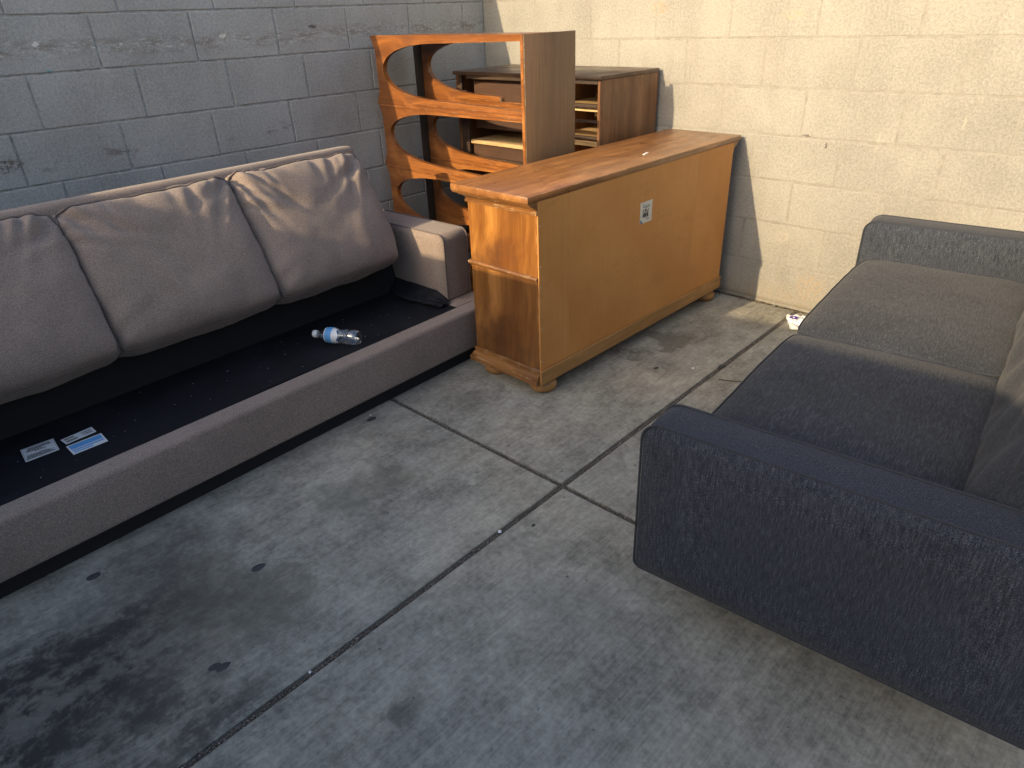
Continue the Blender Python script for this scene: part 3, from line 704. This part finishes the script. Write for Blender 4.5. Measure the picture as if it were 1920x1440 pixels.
# pale nicks on the top
# ------------------------------------------------------------------ bookcase without shelves: two scalloped frames joined by a panel
bk = empty('bookcase', 'tall orange wooden bookcase frame with rounded D shaped openings and a brown side panel', 'bookcase', (.070, -.92, 0), math.atan2(-.07, 1.17))
BW, BD, TH = 1.17, .31, .024
cz = [1.1315, .8155, .4995, .1835]
def hh(s):
    if s >= .66: return .126 + .009 * (s - .66) / .51
    k = 1 - ((.66 - s) / .542) ** 2.6
    return .126 * max(k, 0) ** (1 / 2.2)
SS = [.118 + .542 * (1 - math.cos(math.pi / 2 * k / 22)) for k in range(23)] + [.8, 1.0, BW]
def scal(z):   # left edge of the front frame, bumps at the shelf lines
    for c in (1.285, .9735, .6575, .3415, .0255):
        d = abs(z - c)
        if d < .158: b = c; dist = d; break
    else: dist = .158
    return .022 + .039 * min(1, (dist / .062)) ** .75 + (.006 * math.exp(-((dist - .012) / .007) ** 2))
loop = []
z = 1.293
while z > 0: loop.append((scal(z), z)); z -= .008
loop.append((scal(0), 0)); loop.append((BW, 0))
def comb(left, broken=None):
    lp = list(left)
    for k, c in reversed(list(enumerate(cz))):
        lo = [(s, c - hh(s)) for s in reversed(SS)]; up = [(s, c + hh(s)) for s in SS[1:]]
        if broken == k:
            lo = [(BW, c - .135 - .026), (.715, c - .129 - .026), (.712, c - .129 - .010), (.705, c - .1285)] + [q for q in lo if q[0] < .70]
        lp += lo + up
    lp.append((BW, 1.293)); return lp
plate('front_frame', [comb(loop)], TH, M_shelf, bk)
bl = [(.0, 1.262), (.0, 0), (BW - .002, 0)]
plate('back_frame', [[(q[0] if q[0] < BW else BW - .002, q[1] if q[1] < 1.262 else 1.262) for q in comb(bl, 0)]], TH, M_shelf, bk, (0, BD - TH, 0))
box('side_panel', (BW + .0005, -.002, 0), (BW + .021, BD, 1.293), M_spine, bk, .0025, 2)
box('top_panel', (.04, TH + .0005, 1.270), (BW - .0005, BD - TH - .0005, 1.289), M_shelf, bk, .002)
box('bottom_panel', (.04, TH + .0005, .02), (BW - .0005, BD - TH - .0005, .04), M_shelf, bk, .002)
for zc in (.9735, .6575, .3415):      # routed beads along the shelf edges
    for yy in (-.0035, BD - TH - .0035):
        x0 = .05 if yy < 0 else .02
        box('bead', (x0, yy, zc - .0165), (BW - .003, yy + .0032, zc - .0085), M_shelf, bk, .0012)
        box('bead', (x0 + .3, yy, zc + .004), (BW - .003, yy + .0032, zc + .0105), M_shelf, bk, .0012)
box('edge_strip', (BW + .0015, -.006, .0), (BW + .019, -.0022, 1.293), M_shelf, bk, .001)
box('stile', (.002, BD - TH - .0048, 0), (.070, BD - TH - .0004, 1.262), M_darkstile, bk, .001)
hk = box('hinge', (.707, BD - TH - .003, .976), (.714, BD - TH + .008, .998), M_metal, bk, .002)

# ------------------------------------------------------------------ chest of drawers with the drawers missing
ch = empty('chest_of_drawers', 'dark walnut chest with empty drawer openings in the corner behind the bookcase frame', 'chest', (.27, -.50, 0))
CWD, CDP = 1.014, .475
box('top', (-.012, -.012, 1.080), (CWD + .004, CDP + .002, 1.098), M_chesttop, ch, .003, 2)
sp_ = box('side_panel', (CWD - .02, .0, .06), (CWD, CDP, 1.0795), M_chest, ch, .0015)
box('side_panel', (0, .0, .06), (.02, CDP, 1.0795), M_chest, ch, .0015)
box('back_panel', (.0205, CDP - .012, .08), (CWD - .0205, CDP - .004, 1.0795), M_inner, ch, .001)
box('stile', (.0205, .0, .0605), (.08, .02, 1.0), M_chestdark, ch, .0015)
box('stile', (.0205, .0, 1.0005), (.045, .02, 1.0795), M_chestdark, ch, .0015)
zs = [(1.060, 1.0795), (.958, .973), (.888, .900), (.812, .826), (.640, .655), (.46, .475), (.27, .285), (.0605, .10)]
for a, b in zs:
    half = .8 < a < 1.0
    box('rail', (.60 if half else .0805, .0, a), (CWD - .0205, .02, b), M_chestdark, ch, .0015)
box('drawer_back', (.0805, .06, .80), (.5995, .072, 1.055), M_chestin, ch, .001)
box('drawer_back', (.0805, .03, .56), (.5995, .042, .7215), M_chestin, ch, .001)
box('divider', (.60, .021, .62), (.618, CDP - .013, 1.0795), M_inner, ch, .001)
for zz in (.945, .800, .455):
    box('dust_panel', (.6185, .0205, zz - .008), (CWD - .0205, CDP - .0125, zz), M_pine, ch, .001)
box('drawer_front_board', (.90, .10, .905), (CWD - .021, .112, .956), M_pine, ch, .001)
for xx in (.86, .93):
    for (a, b) in ((.955, 1.06), (.826, .888)): box('runner_post', (xx, .26, a), (xx + .022, .28, b), M_pine, ch, .001)
box('drawer_board', (.085, .008, .722), (.598, .42, .742), M_pine, ch, .001)
box('drawer_board', (.6185, .03, .775), (CWD - .022, .42, .790), M_pine, ch, .001)

# ------------------------------------------------------------------ water bottle lying on the deck
ax = Vector((.166, .089, 0)).normalized()
bt = empty('water_bottle', 'clear plastic water bottle with a blue band lying on the black sofa deck', 'bottle', (1.028, -2.034, .2615), math.atan2(ax.y, ax.x))
prof = [(.0118, .008), (.0118, .020), (.0145, .0205), (.0145, .0225), (.0122, .023), (.0132, .030), (.019, .040), (.0265, .052), (.0305, .064), (.0318, .072)]
z = .072
while z < .104: prof.append((.0318, z)); z += .004
for k in range(7): prof += [(.0312, .106 + k * .0085), (.0290, .1085 + k * .0085), (.0290, .1105 + k * .0085), (.0316, .113 + k * .0085)]
prof = [(r - (.004 * math.exp(-((z - .125) / .018) ** 2)), z) for r, z in prof]
prof += [(.0318, .170), (.0322, .185), (.0305, .196), (.0255, .203), (.012, .2005), (.004, .1985)]
def lay_on_side(o): o.rotation_euler = (0, R(90), 0)
b_ = lathe('bottle_body', prof, M_pet, bt, 40, cap=True); lay_on_side(b_)
lay_on_side(lathe('cap', [(.0138, 0), (.0148, .002), (.0148, .0175), (.0142, .0195)] , M_cap, bt, 28))
lay_on_side(lathe('label', [(.0309, .0655), (.0325, .073), (.0326, .094)], M_blue, bt, 40, cap=False))
lay_on_side(lathe('label_edge', [(.0302, .0610), (.0312, .0654)], M_cap, bt, 40, cap=False))
lay_on_side(lathe('label_edge', [(.0327, .0941), (.0326, .0975)], M_cap, bt, 40, cap=False))
v, f = [], []
for i in range(13):
    for j in range(9):
        a = R(150) + R(150) * i / 12; z = .0975 + .021 * j / 8 * (1 - .25 * math.sin(i * .9)); r = .0322 - .0035 * math.exp(-((z - .125) / .018) ** 2)
        v.append((z, r * math.cos(a), r * math.sin(a)))
for i in range(12):
    for j in range(8): k = i * 9 + j; f.append((k, k + 1, k + 10, k + 9))
lb = link('label_flap', mesh('label_flap', v, f, True), M_cap, bt); lb.rotation_euler = (R(-60), 0, 0)

# ------------------------------------------------------------------ litter
def crumple(name, w, h, amp, seed, n=16, cut=.2):
    v, f = [], []; s = Vector((seed * 5.1, seed, 0))
    for j in range(n + 1):
        for i in range(n + 1):
            u, q = i / n - .5, j / n - .5; e = 1 + cut * noise.noise(Vector((math.atan2(q, u) * 1.3, seed, 0)))
            z = amp * (.5 + abs(noise.noise(Vector((u * 4, q * 4, 0)) + s)) * 2.2 + .5 * noise.noise(Vector((u * 11, q * 11, 2)) + s))
            v.append((u * w * e, q * h * e, max(z, .0008)))
    for j in range(n):
        for i in range(n): a = j * (n + 1) + i; f.append((a, a + 1, a + n + 2, a + n + 1))
    return mesh(name, v, f)
pp = link('crumpled_paper', crumple('crumpled_paper', .15, .17, .013, 3), M_white, None, (2.272, -.150, .0005)); pp.rotation_euler = (0, 0, .5)
tag(pp, 'crumpled white paper with a purple print beside the charcoal sofa', 'paper')
v, f = [], []
for k in range(7):
    a = k * .9; x, y = -.052 + .013 * math.cos(a), .008 + .014 * math.sin(a) ; b = len(v)
    v += [(x - .008, y - .006, .0305), (x + .009, y - .004, .031), (x + .006, y + .009, .0312), (x - .006, y + .007, .0308)]; f.append((b, b + 1, b + 2, b + 3))
link('print', mesh('print', v, f), M_purple, pp)['kind'] = 'stuff'
pf = link('plastic_film', crumple('plastic_film', .15, .11, .012, 8, 14, .3), M_film, None, (2.10, -.085, .001)); pf.rotation_euler = (0, 0, .3)
tag(pf, 'clear crumpled plastic film on the sunlit strip by the wall', 'film')
GUM = [((1.802, -2.746), .017, 'dark gum spot on concrete halfway along the sofa front'), ((1.476, -3.084), .016, 'dark gum spot near the left frame edge under the sofa rail'),
       ((2.039, -2.986), .012, 'left one of the close pair of gum spots on stained concrete'), ((2.055, -2.971), .014, 'right one of the close pair of gum spots on stained concrete'),
       ((1.378, -2.045), .017, 'flat dark gum spot touching the black foot of the taupe sofa'), ((2.186, -.788), .017, 'round black gum spot sitting on the grit joint near the sideboard'),
       ((2.272, -2.087), .006, 'tiny gum spot just past the joint crossing'), ((1.981, -.979), .010, 'small gum spot on concrete in front of the sideboard back')]
for (q, r, lab) in GUM:
    v = [(0, 0, .0022)]; n = 14; sd = q[0] * 9
    for k in range(n):
        a = 2 * math.pi * k / n; rr = r * (1 + .28 * noise.noise(Vector((math.cos(a) * 1.2 + sd, math.sin(a) * 1.2, 0)))); v.append((rr * .7 * math.cos(a), rr * 1.05 * math.sin(a), .0018))
    for k in range(n): v.append((v[1 + k][0] * 1.18, v[1 + k][1] * 1.18, .0003))
    f = [(0, 1 + k, 1 + (k + 1) % n) for k in range(n)] + [(1 + k, 1 + n + k, 1 + n + (k + 1) % n, 1 + (k + 1) % n) for k in range(n)]
    o = link('gum_spot', mesh('gum_spot', v, f, True), M_gum, None, (q[0], q[1], .0002)); tag(o, lab, 'gum', 'old gum spots on the concrete')
PEB = [((2.214, -2.173), .0065, 'white pebble lying in the grit joint nearest the crossing'), ((2.225, -2.834), .0042, 'small white pebble in the grit joint near the bottom'),
       ((1.352, -2.03), .004, 'tiny pale pebble at the foot of the taupe sofa'), ((2.105, -.885), .007, 'flat pale chip on concrete before the sideboard')]
for (q, r, lab) in PEB:
    bm = bmesh.new(); bmesh.ops.create_icosphere(bm, subdivisions=2, radius=r)
    for vv in bm.verts: vv.co *= 1 + .3 * noise.noise(vv.co * 90 + Vector((q[0] * 7, 0, 0))); vv.co.z = vv.co.z * .5 + r * .42
    o = link('pebble', bm_mesh('pebble', bm, True), M_cap, None, (q[0], q[1], -.004 if 'joint' in lab else 0)); tag(o, lab, 'pebble', 'pale pebbles on the concrete')
scrap = box('paper_scrap', (1.657, -.700, .8153), (1.667, -.645, .8162), M_white, None, 0); scrap.rotation_euler = (0, 0, .25)
tag(scrap, 'tiny white paper strip lying on the sideboard top', 'paper')
tw = cord('twig', [(2.235, -.905, .003), (2.26, -.90, .006), (2.29, -.885, .005), (2.315, -.86, .003)], .0018, M_leaf, None, 6); tag(tw, 'thin reddish brown twig beside the grit joint', 'twig')
rg = random.Random(8); pts = []
for k in range(70):
    a, b = rg.uniform(.05, 1.85), rg.uniform(.10, .47); q = sofa.matrix_world @ Vector((a, -b, 0)); pts.append((q.x, q.y, .2275))
g = scatter('crumbs', pts, (.0007, .0022), M_cap, .6, 4); g['kind'] = 'stuff'; g['label'] = 'pale crumbs scattered over the black sofa deck'
rg = random.Random(9); pts = [(rg.uniform(1.4, 3.0), rg.uniform(-3.2, -.1), .0004) for k in range(260)]
g = scatter('floor_crumbs', pts, (.0007, .0024), M_gravel, .6, 6); g['kind'] = 'stuff'; g['label'] = 'small specks of dirt scattered on the concrete'
